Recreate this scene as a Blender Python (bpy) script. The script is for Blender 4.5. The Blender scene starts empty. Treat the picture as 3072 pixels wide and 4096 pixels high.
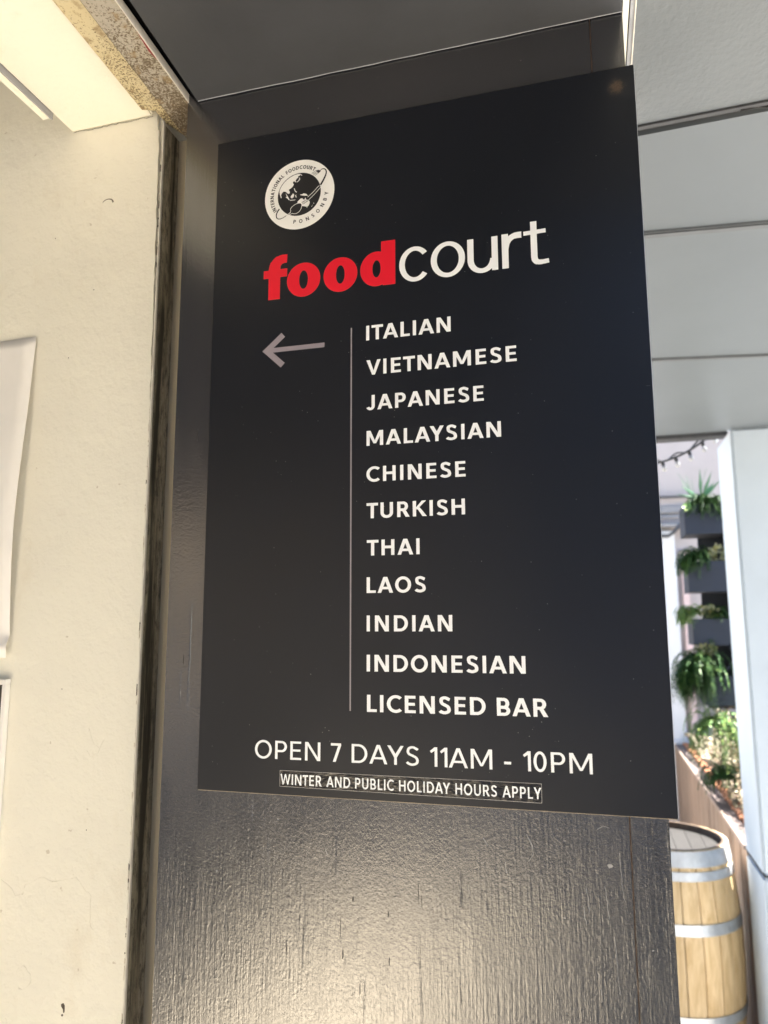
import bpy, bmesh, math, random
from mathutils import Vector, Matrix
R = math.radians
random.seed(7)
scene = bpy.context.scene
COL = scene.collection

# ------------------------------------------------------------------ camera, light, exposure
cam_d = bpy.data.cameras.new('camera'); cam = bpy.data.objects.new('camera', cam_d); COL.objects.link(cam)
scene.camera = cam
cam_d.sensor_fit = 'VERTICAL'; cam_d.sensor_height = 36; cam_d.sensor_width = 27
cam_d.lens = 25.98; cam_d.clip_start = 0.02; cam_d.clip_end = 400
rot = Matrix(((0.96384545, 0.04287875, 0.26298927), (0.26643942, -0.14226934, -0.95329401), (-0.00346074, 0.9888988, -0.14855024)))
cam.matrix_world = Matrix.Translation((0.51485, -0.92491, 1.75)) @ rot.to_4x4()
cam_d.dof.use_dof = True; cam_d.dof.focus_distance = 0.99; cam_d.dof.aperture_fstop = 4.9

SUN_EL, SUN_DIR = R(60), Vector((0.97, 0.25, 0))
world = bpy.data.worlds.new('World'); scene.world = world; world.use_nodes = True
wn = world.node_tree; wn.nodes.clear()
sky = wn.nodes.new('ShaderNodeTexSky'); sky.sky_type = 'NISHITA'; sky.sun_disc = False
sky.sun_elevation = SUN_EL; sky.sun_rotation = math.atan2(SUN_DIR.x, SUN_DIR.y)
bg = wn.nodes.new('ShaderNodeBackground'); bg.inputs['Strength'].default_value = 0.05
wo = wn.nodes.new('ShaderNodeOutputWorld')
wn.links.new(sky.outputs[0], bg.inputs[0]); wn.links.new(bg.outputs[0], wo.inputs[0])
sun_d = bpy.data.lights.new('sun', 'SUN'); sun_d.energy = 5.0; sun_d.angle = R(0.5); sun_d.color = (1, 0.95, 0.87)
sun = bpy.data.objects.new('sun', sun_d); COL.objects.link(sun)
sd = SUN_DIR.normalized() * math.cos(SUN_EL) + Vector((0, 0, math.sin(SUN_EL)))
sun.rotation_euler = sd.to_track_quat('Z', 'Y').to_euler()
scene.view_settings.view_transform = 'Standard'; scene.view_settings.look = 'None'
scene.view_settings.gamma = 1; scene.view_settings.use_curve_mapping = False
scene.view_settings.exposure = 3.42
scene.render.engine = 'CYCLES'
scene.cycles.use_denoising = True
scene.cycles.max_bounces = 8; scene.cycles.diffuse_bounces = 5

# ------------------------------------------------------------------ materials
def new_mat(name):
    m = bpy.data.materials.new(name); m.use_nodes = True
    nt = m.node_tree; b = nt.nodes['Principled BSDF']
    return m, nt, b
def N(nt, kind, **kw):
    n = nt.nodes.new(kind)
    for k, v in kw.items():
        if k in n.inputs.keys() if hasattr(n.inputs, 'keys') else False: n.inputs[k].default_value = v
        else: setattr(n, k, v)
    return n
def coords(nt, scale=(1, 1, 1)):
    tc = nt.nodes.new('ShaderNodeTexCoord'); mp = nt.nodes.new('ShaderNodeMapping')
    mp.inputs['Scale'].default_value = scale
    nt.links.new(tc.outputs['Object'], mp.inputs['Vector'])
    return mp.outputs['Vector']
def noise(nt, vec, scale, detail=4, rough=0.55, dist=0.0):
    n = nt.nodes.new('ShaderNodeTexNoise')
    n.inputs['Scale'].default_value = scale; n.inputs['Detail'].default_value = detail
    n.inputs['Roughness'].default_value = rough; n.inputs['Distortion'].default_value = dist
    nt.links.new(vec, n.inputs['Vector'])
    return n.outputs['Fac']
def ramp(nt, fac, stops):
    r = nt.nodes.new('ShaderNodeValToRGB')
    while len(r.color_ramp.elements) < len(stops): r.color_ramp.elements.new(0.5)
    for e, (p, c) in zip(r.color_ramp.elements, stops):
        e.position = p; e.color = (*c, 1) if len(c) == 3 else c
    nt.links.new(fac, r.inputs[0]); return r.outputs[0]
def mix(nt, fac, a, b, mode='MIX'):
    m = nt.nodes.new('ShaderNodeMix'); m.data_type = 'RGBA'; m.blend_type = mode
    for s, v in ((0, fac), (6, a), (7, b)):
        if isinstance(v, (int, float)): m.inputs[s].default_value = v
        elif isinstance(v, tuple): m.inputs[s].default_value = (*v, 1)
        else: nt.links.new(v, m.inputs[s])
    return m.outputs[2]
def math_(nt, op, a, b=0.0):
    m = nt.nodes.new('ShaderNodeMath'); m.operation = op
    for s, v in ((0, a), (1, b)):
        if isinstance(v, (int, float)): m.inputs[s].default_value = v
        else: nt.links.new(v, m.inputs[s])
    return m.outputs[0]
def bump(nt, b, h, strength, dist=0.001, normal=None):
    n = nt.nodes.new('ShaderNodeBump'); n.inputs['Strength'].default_value = strength; n.inputs['Distance'].default_value = dist
    nt.links.new(h, n.inputs['Height'])
    if normal is not None: nt.links.new(normal, n.inputs['Normal'])
    nt.links.new(n.outputs[0], b.inputs['Normal']); return n.outputs[0]
def G(*c): return tuple(c) if len(c) == 3 else (c[0],) * 3

def basic(name, col, rough=0.6, var=0.12, scale=12, metal=0.0, bstr=0.2, bscale=150, bdist=0.0006, stretch=(1, 1, 1), coat=0.0, spec=0.5):
    m, nt, b = new_mat(name)
    v = coords(nt, stretch)
    f = noise(nt, v, scale, 5, 0.6)
    dark = tuple(c * (1 - var) for c in col); lite = tuple(min(1, c * (1 + var)) for c in col)
    nt.links.new(ramp(nt, f, [(0.3, dark), (0.7, lite)]), b.inputs['Base Color'])
    b.inputs['Roughness'].default_value = rough; b.inputs['Metallic'].default_value = metal
    b.inputs['Coat Weight'].default_value = coat; b.inputs['Specular IOR Level'].default_value = spec
    if bstr: bump(nt, b, noise(nt, v, bscale, 4), bstr, bdist)
    return m

def mat_column():
    m, nt, b = new_mat('charcoal_painted_ply')
    v = coords(nt)
    big = noise(nt, v, 5, 4)
    base = ramp(nt, big, [(0.3, (0.013, 0.014, 0.019)), (0.7, (0.021, 0.021, 0.026))])
    grain = noise(nt, coords(nt, (1, 1, 0.035)), 260, 4, 0.7)
    crack = noise(nt, coords(nt, (1, 1, 0.04)), 130, 3, 0.6)
    cr = ramp(nt, crack, [(0.66, G(0)), (0.74, G(1))])
    base = mix(nt, cr, base, (0.020, 0.020, 0.024))
    spk = noise(nt, coords(nt), 260, 2, 0.5)
    sp = ramp(nt, spk, [(0.755, G(0)), (0.785, G(1))])
    base = mix(nt, math_(nt, 'MULTIPLY', sp, 0.5), base, (0.30, 0.28, 0.25))
    nt.links.new(base, b.inputs['Base Color'])
    rgh = ramp(nt, noise(nt, coords(nt, (1, 1, .3)), 24, 4), [(0.3, G(0.17)), (0.7, G(0.26))])
    nt.links.new(rgh, b.inputs['Roughness'])
    b.inputs['Specular IOR Level'].default_value = 0.5; b.inputs['IOR'].default_value = 2.2
    # grain is stronger low down on the panel where the sheet has weathered
    sep = nt.nodes.new('ShaderNodeSeparateXYZ'); nt.links.new(coords(nt), sep.inputs[0])
    low = nt.nodes.new('ShaderNodeMapRange'); low.inputs[1].default_value = 2.3; low.inputs[2].default_value = 1.45
    low.inputs[3].default_value = 0.25; low.inputs[4].default_value = 1.0
    nt.links.new(sep.outputs[2], low.inputs[0])
    peel = noise(nt, coords(nt, (1, 1, 0.75)), 330, 3, 0.6, 0.4)
    h = math_(nt, 'ADD', math_(nt, 'MULTIPLY', grain, 0.85), math_(nt, 'MULTIPLY', peel, 0.75))
    h = math_(nt, 'SUBTRACT', h, math_(nt, 'MULTIPLY', cr, 0.8))
    n1 = nt.nodes.new('ShaderNodeBump'); n1.inputs['Distance'].default_value = 0.00045
    nt.links.new(low.outputs[0], n1.inputs['Strength']); nt.links.new(h, n1.inputs['Height'])
    nt.links.new(n1.outputs[0], b.inputs['Normal'])
    return m

def mat_sign():
    m, nt, b = new_mat('satin_black_sign_panel')
    v = coords(nt)
    base = ramp(nt, noise(nt, v, 4, 3), [(0.3, (0.0032, 0.0046, 0.0085)), (0.7, (0.0048, 0.0062, 0.0112))])
    vo = nt.nodes.new('ShaderNodeTexVoronoi'); vo.feature = 'F1'; vo.inputs['Scale'].default_value = 85
    nt.links.new(v, vo.inputs['Vector'])
    dot = ramp(nt, vo.outputs['Distance'], [(0.035, G(1)), (0.06, G(0))])
    pick = ramp(nt, noise(nt, v, 23, 2), [(0.50, G(0)), (0.58, G(1))])
    dust = math_(nt, 'MULTIPLY', dot, pick)
    hair = ramp(nt, noise(nt, coords(nt, (1, 1, 3)), 170, 2, .5, 2.0), [(0.76, G(0)), (0.80, G(1))])
    dust = math_(nt, 'MAXIMUM', dust, math_(nt, 'MULTIPLY', hair, 0.35))
    base = mix(nt, math_(nt, 'MULTIPLY', dust, 0.55), base, (0.42, 0.40, 0.37))
    # rusty stain in the top right corner
    d = nt.nodes.new('ShaderNodeVectorMath'); d.operation = 'DISTANCE'; d.inputs[1].default_value = (0.578, 0, 2.444)
    nt.links.new(v, d.inputs[0])
    dd = math_(nt, 'ADD', d.outputs['Value'], math_(nt, 'MULTIPLY', noise(nt, v, 190, 3), 0.012))
    st = ramp(nt, dd, [(0.0115, G(1)), (0.0165, G(0))])
    base = mix(nt, math_(nt, 'MULTIPLY', st, noise(nt, v, 500, 2)), base, (0.13, 0.085, 0.05))
    nt.links.new(base, b.inputs['Base Color'])
    nt.links.new(ramp(nt, noise(nt, v, 9, 3), [(0.3, G(0.33)), (0.7, G(0.39))]), b.inputs['Roughness']); b.inputs['IOR'].default_value = 1.52
    bump(nt, b, noise(nt, v, 420, 2), 0.10, 0.0003)
    return m

def mat_cream(name='cream_painted_plaster', col=(0.76, 0.73, 0.625)):
    m, nt, b = new_mat(name)
    v = coords(nt)
    base = ramp(nt, noise(nt, v, 3, 4), [(0.3, tuple(c * 0.95 for c in col)), (0.7, tuple(c * 1.03 for c in col))])
    smudge = ramp(nt, noise(nt, coords(nt, (1, 1, 0.5)), 14, 5, 0.65), [(0.60, G(0)), (0.80, G(1))])
    base = mix(nt, math_(nt, 'MULTIPLY', smudge, 0.35), base, (0.58, 0.50, 0.37))
    pit = ramp(nt, noise(nt, v, 60, 2), [(0.74, G(0)), (0.77, G(1))])
    base = mix(nt, math_(nt, 'MULTIPLY', pit, 0.5), base, (0.38, 0.31, 0.21))
    nt.links.new(base, b.inputs['Base Color'])
    b.inputs['Roughness'].default_value = 0.55
    h = math_(nt, 'ADD', noise(nt, v, 150, 4, 0.6), math_(nt, 'MULTIPLY', noise(nt, v, 14, 4, .6), 4.0))
    bump(nt, b, h, 0.6, 0.0016)
    return m

def mat_rust(name='grimy_yellow_painted_steel', ca=(0.54, 0.45, 0.26), cb=(0.50, 0.43, 0.28), sh=0.0):
    m, nt, b = new_mat(name)
    v = coords(nt)
    col = ramp(nt, noise(nt, v, 9, 4, .6), [(0.35, ca), (0.65, cb)])
    sep = nt.nodes.new('ShaderNodeSeparateXYZ'); nt.links.new(v, sep.inputs[0])
    g = nt.nodes.new('ShaderNodeMapRange'); g.inputs[1].default_value = -0.30; g.inputs[2].default_value = 0.02
    g.inputs[3].default_value = -0.13 + sh; g.inputs[4].default_value = 0.075 + sh
    nt.links.new(sep.outputs[1], g.inputs[0])
    sp = math_(nt, 'ADD', noise(nt, v, 330, 3, 0.75), g.outputs[0])
    spot = ramp(nt, math_(nt, 'ADD', sp, math_(nt, 'MULTIPLY', noise(nt, v, 24, 5, .75), 0.42)), [(0.74, G(0)), (0.82, G(0.9))])
    col = mix(nt, spot, col, (0.085, 0.055, 0.024))
    col = mix(nt, ramp(nt, noise(nt, v, 40, 5), [(0.58, G(0)), (0.68, G(0.8))]), col, (0.24, 0.165, 0.08))
    nt.links.new(col, b.inputs['Base Color']); b.inputs['Roughness'].default_value = 0.7
    bump(nt, b, noise(nt, v, 240, 4), 0.5, 0.0006)
    return m

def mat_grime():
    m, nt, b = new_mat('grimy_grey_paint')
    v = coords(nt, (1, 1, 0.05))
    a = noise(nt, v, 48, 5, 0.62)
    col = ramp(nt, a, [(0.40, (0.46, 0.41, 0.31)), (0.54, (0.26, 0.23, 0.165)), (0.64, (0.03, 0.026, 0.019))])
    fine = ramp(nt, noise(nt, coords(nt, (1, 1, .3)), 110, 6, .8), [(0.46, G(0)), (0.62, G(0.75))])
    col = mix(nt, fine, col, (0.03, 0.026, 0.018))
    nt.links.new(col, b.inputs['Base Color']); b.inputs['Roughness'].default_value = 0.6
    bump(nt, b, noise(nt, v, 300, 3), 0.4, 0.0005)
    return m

def mat_wood(name, c0, c1, stretch=(9, 9, 0.6), rough=0.6, scale=5):
    m, nt, b = new_mat(name)
    v = coords(nt, stretch)
    oi = nt.nodes.new('ShaderNodeObjectInfo')
    off = nt.nodes.new('ShaderNodeVectorMath'); off.operation = 'ADD'
    cmb = nt.nodes.new('ShaderNodeCombineXYZ')
    for i in range(3): nt.links.new(math_(nt, 'MULTIPLY', oi.outputs['Random'], 17.0 + i * 9), cmb.inputs[i])
    nt.links.new(v, off.inputs[0]); nt.links.new(cmb.outputs[0], off.inputs[1]); v2 = off.outputs[0]
    f = noise(nt, v2, scale, 6, 0.65, 0.8)
    col = ramp(nt, f, [(0.3, c0), (0.7, c1)])
    tone = ramp(nt, oi.outputs['Random'], [(0, G(0.80)), (1, G(1.12))])
    col = mix(nt, 1.0, col, tone, 'MULTIPLY')
    nt.links.new(col, b.inputs['Base Color']); b.inputs['Roughness'].default_value = rough
    bump(nt, b, noise(nt, v2, scale * 6, 4), 0.35, 0.001)
    return m

M = dict(
    column=mat_column(), sign=mat_sign(), cream=mat_cream(), rust=mat_rust(), rust_grey=mat_rust('grimy_grey_painted_steel', (0.38, 0.34, 0.27), (0.33, 0.30, 0.25), 0.05), grime=mat_grime(),
    creamedge=mat_cream('chipped_plaster_edge', (0.62, 0.56, 0.46)),
    white_vinyl=basic('white_vinyl', (0.86, 0.875, 0.89), 0.5, 0.02, bstr=0),
    logo_cream=basic('cream_vinyl', (0.86, 0.85, 0.82), 0.5, 0.02, bstr=0),
    red_vinyl=basic('red_vinyl', (0.72, 0.003, 0.020), 0.5, 0.03, bstr=0),
    red_edge=basic('pale_red_edge', (0.85, 0.10, 0.08), 0.5, 0.03, bstr=0),
    lilac=basic('lilac_grey_vinyl', (0.27, 0.235, 0.265), 0.5, 0.03, bstr=0),
    line=basic('silver_grey_vinyl', (0.30, 0.275, 0.29), 0.5, 0.03, bstr=0),
    black_vinyl=basic('black_vinyl', (0.012, 0.012, 0.014), 0.45, 0.05, bstr=0),
    tape=basic('clear_gloss_tape', (0.010, 0.010, 0.012), 0.13, 0.15, 30, bstr=0.9, bscale=70, bdist=0.0022, stretch=(1, 1, 2.5)),
    tape_edge=basic('tape_edge', (0.40, 0.38, 0.36), 0.3, 0.2, 60, bstr=0),
    soffit=basic('dark_painted_soffit', (0.038, 0.040, 0.045), 0.55, 0.16, 7, bstr=0.25, bscale=220),
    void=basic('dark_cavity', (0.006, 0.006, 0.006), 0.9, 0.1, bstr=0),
    tan=basic('tan_painted_board', (0.52, 0.45, 0.32), 0.4, 0.12, 9, bstr=0.2, stretch=(1, 1, .1)),
    bead=basic('white_metal_bead', (0.66, 0.62, 0.55), 0.45, 0.12, 60, bstr=0.2),
    steel_trim=basic('pale_steel_trim', (0.33, 0.34, 0.37), 0.4, 0.1, 30, bstr=0.1),
    render_grey=basic('grey_textured_ceiling', (0.118, 0.131, 0.141), 0.75, 0.05, 5, bstr=0.9, bscale=95, bdist=0.0022, stretch=(1, .8, 1)),
    panel_grey=basic('grey_smooth_ceiling_sheet', (0.118, 0.133, 0.145), 0.40, 0.05, 3, bstr=0.15, bscale=40),
    groove=basic('dark_ceiling_joint', (0.040, 0.041, 0.045), 0.6, 0.2, 20, bstr=0.2),
    batten=basic('grey_ceiling_batten', (0.105, 0.113, 0.12), 0.5, 0.1, 20, bstr=0.1),
    paper=basic('white_paper', (0.78, 0.75, 0.71), 0.6, 0.05, 6, bstr=0.1, bscale=12, bdist=0.002),
    picture=basic('dark_brown_print', (0.055, 0.040, 0.032), 0.35, 0.35, 12, bstr=0),
    frame=basic('white_frame', (0.76, 0.74, 0.70), 0.45, 0.04, bstr=0.05),
    pillar=basic('skylight_tinted_white_pillar', (0.50, 0.565, 0.63), 0.7, 0.04, 4, bstr=0.3, bscale=40, bdist=0.002),  # blue of the skylight is mixed into the white base colour
    pillar_side=None,
    backwall=basic('pinkish_rendered_wall', (0.42, 0.385, 0.38), 0.8, 0.06, 4, bstr=0.2, bscale=60),
    whitepanel=basic('pale_wall_sheet', (0.62, 0.64, 0.66), 0.6, 0.05, 3, bstr=0.05),
    pink=basic('pale_pink_trim', (0.62, 0.49, 0.48), 0.6, 0.08, 8, bstr=0.1),
    blackpipe=basic('black_conduit', (0.05, 0.052, 0.056), 0.5, 0.1, bstr=0.05),
    greypipe=basic('grey_conduit', (0.25, 0.25, 0.26), 0.5, 0.1, bstr=0.05),
    box=basic('blue_grey_planter_board', (0.016, 0.022, 0.037), 0.75, 0.14, 8, bstr=0.2),
    boxdark=basic('dark_planter_frame', (0.020, 0.022, 0.028), 0.6, 0.2, 8, bstr=0.1),
    soil=basic('dark_soil', (0.030, 0.021, 0.014), 0.95, 0.4, 40, bstr=1, bscale=60, bdist=0.01),
    stave=mat_wood('oak_stave', (0.52, 0.35, 0.16), (0.80, 0.61, 0.36), (6, 6, 1.2)),
    head=mat_wood('weathered_barrel_head', (0.008, 0.007, 0.0065), (0.019, 0.017, 0.016), (3, 20, 1)),
    tan_edge=basic('tan_panel_edge', (0.34, 0.28, 0.20), 0.6, 0.3, 60, bstr=0),
    alu_edge=basic('aluminium_edge', (0.5, 0.53, 0.58), 0.4, 0.1, 40, metal=0.6, bstr=0),
    chime=mat_wood('dark_end_grain', (0.05, 0.032, 0.022), (0.10, 0.065, 0.045)),
    hoop=basic('galvanised_hoop', (0.58, 0.61, 0.64), 0.42, 0.14, 25, metal=0.7, bstr=0.2),
    plank=mat_wood('weathered_brown_plank', (0.13, 0.080, 0.052), (0.31, 0.215, 0.15), (8, 8, 0.6)),
    rim=mat_wood('grey_brown_rim_board', (0.060, 0.045, 0.042), (0.11, 0.085, 0.08), (9, .6, 9)),
    rimedge=mat_wood('worn_rim_edge', (0.24, 0.175, 0.14), (0.36, 0.28, 0.235), (9, .6, 9)),
    paving=basic('pale_concrete_paving', (0.76, 0.665, 0.52), 0.7, 0.14, 3, bstr=0.4, bscale=60, bdist=0.002),
    court_ground=basic('dark_courtyard_paving', (0.22, 0.22, 0.22), 0.8, 0.2, 6, bstr=0.3),
    court_pale=basic('pale_courtyard_paving', (0.38, 0.35, 0.31), 0.8, 0.2, 6, bstr=0.3),
    asphalt=basic('dark_asphalt', (0.035, 0.036, 0.040), 0.85, 0.2, 20, bstr=0.6, bscale=90, bdist=0.004),
    facade=basic('warm_plaster_facade', (0.50, 0.38, 0.25), 0.8, 0.08, 1, bstr=0.1),
    navy_wall=basic('navy_wall_cladding', (0.05, 0.11, 0.25), 0.5, 0.1, 2, bstr=0.1),
    glass_dark=basic('dark_window_glass', (0.02, 0.025, 0.03), 0.1, 0.05, bstr=0),
    cable=basic('black_cable', (0.02, 0.02, 0.022), 0.5, 0.1, bstr=0),
    bulb=basic('clear_bulb_glass', (0.45, 0.45, 0.46), 0.12, 0.05, bstr=0),
    scuff=basic('pale_scuff', (0.34, 0.33, 0.32), 0.6, 0.2, 300, bstr=0),
    gouge=basic('dark_gouge', (0.010, 0.009, 0.009), 0.7, 0.3, 300, bstr=0),
    chip=basic('exposed_dark_chip', (0.10, 0.08, 0.06), 0.8, 0.3, 200, bstr=0),
    sealant=basic('rusty_sealant', (0.075, 0.045, 0.028), 0.8, 0.5, 90, bstr=0.2),
    redpaint=basic('dark_red_paint', (0.20, 0.02, 0.02), 0.6, 0.2, bstr=0),
)
def leaf_mat(name, cols, rough=0.5):
    m, nt, b = new_mat(name)
    g = nt.nodes.new('ShaderNodeNewGeometry')
    st = [(i / max(1, len(cols) - 1), c) for i, c in enumerate(cols)]
    nt.links.new(ramp(nt, g.outputs['Random Per Island'], st), b.inputs['Base Color'])
    b.inputs['Roughness'].default_value = rough
    b.inputs['Transmission Weight'].default_value = 0.0
    b.inputs['Subsurface Weight'].default_value = 0.0
    return m
M['fern'] = leaf_mat('fern_green', [(0.008, 0.034, 0.013), (0.02, 0.075, 0.016), (0.035, 0.10, 0.02), (0.07, 0.13, 0.022), (0.012, 0.05, 0.02)])
M['fern_pale'] = leaf_mat('pale_fern_green', [(0.03, 0.10, 0.03), (0.09, 0.19, 0.05), (0.15, 0.26, 0.07), (0.26, 0.30, 0.09)])
M['variegated'] = leaf_mat('variegated_leaf', [(0.165, 0.165, 0.033), (0.303, 0.286, 0.110), (0.330, 0.330, 0.231), (0.110, 0.138, 0.033)])
M['dry'] = leaf_mat('dry_ground_cover_leaf', [(0.121, 0.077, 0.050), (0.248, 0.187, 0.121), (0.341, 0.303, 0.209), (0.165, 0.094, 0.066), (0.275, 0.286, 0.154), (0.088, 0.055, 0.039)])
M['pebble'] = leaf_mat('mixed_pebble', [(0.165, 0.094, 0.055), (0.264, 0.209, 0.149), (0.341, 0.308, 0.231), (0.187, 0.110, 0.083), (0.248, 0.248, 0.132)], 0.6)
M['terracotta'] = leaf_mat('terracotta_chip', [(0.42, 0.17, 0.08), (0.55, 0.26, 0.14), (0.34, 0.13, 0.07)], 0.7)
M['bluegreen'] = leaf_mat('blue_green_leaf', [(0.06, 0.15, 0.08), (0.10, 0.22, 0.12), (0.05, 0.11, 0.06)])

# ------------------------------------------------------------------ mesh helpers
class MB:
    def __init__(s): s.v = []; s.f = []
    def add(s, vs, fs):
        k = len(s.v); s.v += [tuple(v) for v in vs]; s.f += [tuple(i + k for i in f) for f in fs]; return s
    def box(s, x0, x1, y0, y1, z0, z1):
        return s.add([(x0, y0, z0), (x1, y0, z0), (x1, y1, z0), (x0, y1, z0), (x0, y0, z1), (x1, y0, z1), (x1, y1, z1), (x0, y1, z1)],
                     [(3, 2, 1, 0), (4, 5, 6, 7), (0, 1, 5, 4), (1, 2, 6, 5), (2, 3, 7, 6), (3, 0, 4, 7)])
    def plan(s, pts, z0, z1):          # vertical prism over a plan polygon (counter-clockwise)
        n = len(pts)
        return s.add([(x, y, z0) for x, y in pts] + [(x, y, z1) for x, y in pts],
                     [tuple(range(n))[::-1], tuple(range(n, 2 * n))] + [(i, (i + 1) % n, (i + 1) % n + n, i + n) for i in range(n)])
    def elev(s, pts, y0, y1):          # prism over an XZ polygon, seen counter-clockwise from -Y
        n = len(pts)
        return s.add([(x, y0, z) for x, z in pts] + [(x, y1, z) for x, z in pts],
                     [tuple(range(n)), tuple(range(n, 2 * n))[::-1]] + [((i + 1) % n, i, i + n, (i + 1) % n + n) for i in range(n)])
    def tube(s, pts, r, n=8, caps=True):
        pts = [Vector(p) for p in pts]; k = len(s.v); rings = []
        for i, p in enumerate(pts):
            d = (pts[min(i + 1, len(pts) - 1)] - pts[max(i - 1, 0)]).normalized()
            a = d.orthogonal().normalized(); a = (Vector((0, 0, 1)) - d * d.z) if abs(d.z) < 0.9 else (Vector((1, 0, 0)) - d * d.x)
            a.normalize(); c = d.cross(a)
            rr = r[i] if isinstance(r, (list, tuple)) else r
            for j in range(n):
                t = 2 * math.pi * j / n; s.v.append(tuple(p + a * rr * math.cos(t) + c * rr * math.sin(t)))
        for i in range(len(pts) - 1):
            for j in range(n):
                s.f.append((k + i * n + j, k + i * n + (j + 1) % n, k + (i + 1) * n + (j + 1) % n, k + (i + 1) * n + j))
        if caps:
            s.f.append(tuple(k + j for j in range(n))[::-1]); s.f.append(tuple(k + (len(pts) - 1) * n + j for j in range(n)))
        return s
    def build(s, name, mat, parent=None, bevel=0, smooth=False):
        me = bpy.data.meshes.new(name); me.from_pydata(s.v, [], s.f); me.update()
        if bevel:
            bm = bmesh.new(); bm.from_mesh(me)
            bmesh.ops.recalc_face_normals(bm, faces=bm.faces)
            bmesh.ops.bevel(bm, geom=bm.edges[:], offset=bevel, segments=2, affect='EDGES', clamp_overlap=True)
            bm.to_mesh(me); bm.free()
        me.materials.append(M[mat] if isinstance(mat, str) else mat)
        if smooth: me.shade_smooth()
        o = bpy.data.objects.new(name, me); COL.objects.link(o)
        if parent: o.parent = parent
        return o
def tag(o, label=None, cat=None, group=None, kind=None):
    for k, v in (('label', label), ('category', cat), ('group', group), ('kind', kind)):
        if v: o[k] = v
    return o
def thing(name, label, cat, loc=(0, 0, 0), group=None):
    o = bpy.data.objects.new(name, None); COL.objects.link(o); o.empty_display_size = 0.1
    return tag(o, label, cat, group)      # its origin stays at the world origin: parts hold world coordinates

# ------------------------------------------------------------------ setting
tag(MB().box(-40, 40, -4.2, -0.5, -0.6, 0.0).build('pavement', 'paving'), kind='structure')
tag(MB().box(-40, 40, -0.5, 2.2, -0.6, 0.0).build('lane', 'court_ground'), kind='structure')
tag(MB().box(-40, 40, 2.2, 60, -0.9, -0.28).build('courtyard_ground', 'court_pale'), kind='structure')
tag(MB().box(-40, 40, -60, -4.2, -0.42, -0.13).build('road', 'asphalt'), kind='structure')

# shopfront across the street (behind the camera; its sunlit front warms the shade here)
fb = thing('shop_building', 'warm cream two storey building across the street with dark windows', 'building')
MB().box(-16, -1.5, -19, -13, -0.13, 6.2).build('wall', 'facade', fb)
for i in range(4):
    MB().box(-15 + i * 3.6, -12.6 + i * 3.6, -13, -12.96, 0.6, 2.6).build('window', 'glass_dark', fb)
    MB().box(-14.6 + i * 3.6, -13.2 + i * 3.6, -13, -12.96, 3.9, 5.4).build('window', 'glass_dark', fb)

fb2 = thing('office_building', 'dark blue grey glazed building across the street', 'building')
MB().box(-1.48, 14, -19, -13, -0.13, 9.0).build('wall', 'navy_wall', fb2)
for i in range(5):
    for j in range(3): MB().box(-0.8 + i * 2.9, 1.5 + i * 2.9, -13, -12.96, 0.6 + j * 2.8, 2.7 + j * 2.8).build('window', 'glass_dark', fb2)
tag(MB().box(1.56, 9.0, -7.5, -0.60, 3.0, 3.15).build('light_blocker', 'soffit'), 'dark canopy out of view, added to the right of the light slot', 'blocker')  # unseen slab added to block sun, leaving a lit pavement patch
tag(MB().box(-9.0, 0.66, -7.5, -0.60, 3.0, 3.15).build('light_blocker', 'soffit'), 'dark canopy out of view, added to the left of the light slot', 'blocker')  # unseen slab added to cut off the sunlit patch on the left

# ------------------------------------------------------------------ column with the sign
rnd = random.Random(3)
col = thing('painted_column', 'dark charcoal painted plywood column carrying the food court sign', 'column')
MB().box(-0.058, 0.5475, 0.0045, 0.088, -0.0, 2.60).build('panel', 'column', col, bevel=0.0012)
MB().box(0.5490, 0.5905, 0.0045, 0.30, -0.0, 2.60).build('edge_board', 'column', col, bevel=0.0012)
MB().box(0.5474, 0.5491, 0.0060, 0.02, 0.0, 2.60).build('seam', 'sealant', col)
MB().box(-0.04, 0.545, 0.101, 0.30, 0.0, 2.55).build('backing', 'boxdark', col)

rw = random.Random(17)
def hair(pts, r_, mat, nm, y=0.0044):
    MB().tube([(x, y, z) for x, z in pts], [r_ * rw.uniform(.6, 1.2) for _ in pts], 5).build(nm, mat, col)
hair([(.431, 1.503), (.4345, 1.497), (.438, 1.489)], .0005, 'scuff', 'scratch'); hair([(.438, 1.489), (.4385, 1.481), (.433, 1.473)], .0003, 'scuff', 'scratch')
hair([(.380, 1.495), (.383, 1.491), (.385, 1.487)], .0004, 'scuff', 'scratch'); hair([(.512, 1.514), (.519, 1.518), (.526, 1.516)], .0004, 'scuff', 'scratch')
for x, z, l in ((.497, 1.451, .03), (.493, 1.43, .02), (.518, 1.453, .035), (.526, 1.40, .06), (.507, 1.36, .03), (.405, 1.47, .012), (.36, 1.44, .01), (.447, 1.455, .012), (.535, 1.49, .05), (.18, 1.47, .008)):
    hair([(x + rw.uniform(-.0008, .0008) + i * .0004, z - l * i / 6) for i in range(7)], .00025, 'scuff', 'scratch')
for x, z, w_, h_ in ((.524, 1.475, .004, .0035), (.475, 1.499, .0012, .0014), (.472, 1.415, .0013, .0016), (.566, 1.39, .0015, .0013), (.115, 1.50, .0014, .0012), (.03, 1.43, .0015, .002), (.018, 1.82, .001, .001), (.34, 1.505, .0009, .0009), (.29, 1.345, .001, .001)):
    ps = [(x + w_ * rw.uniform(.4, 1) * math.cos(k * .9), z + h_ * rw.uniform(.4, 1) * math.sin(k * .9)) for k in range(7)]
    MB().elev(ps, .0040, .0045).build('paint_fleck', 'scuff', col)
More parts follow.
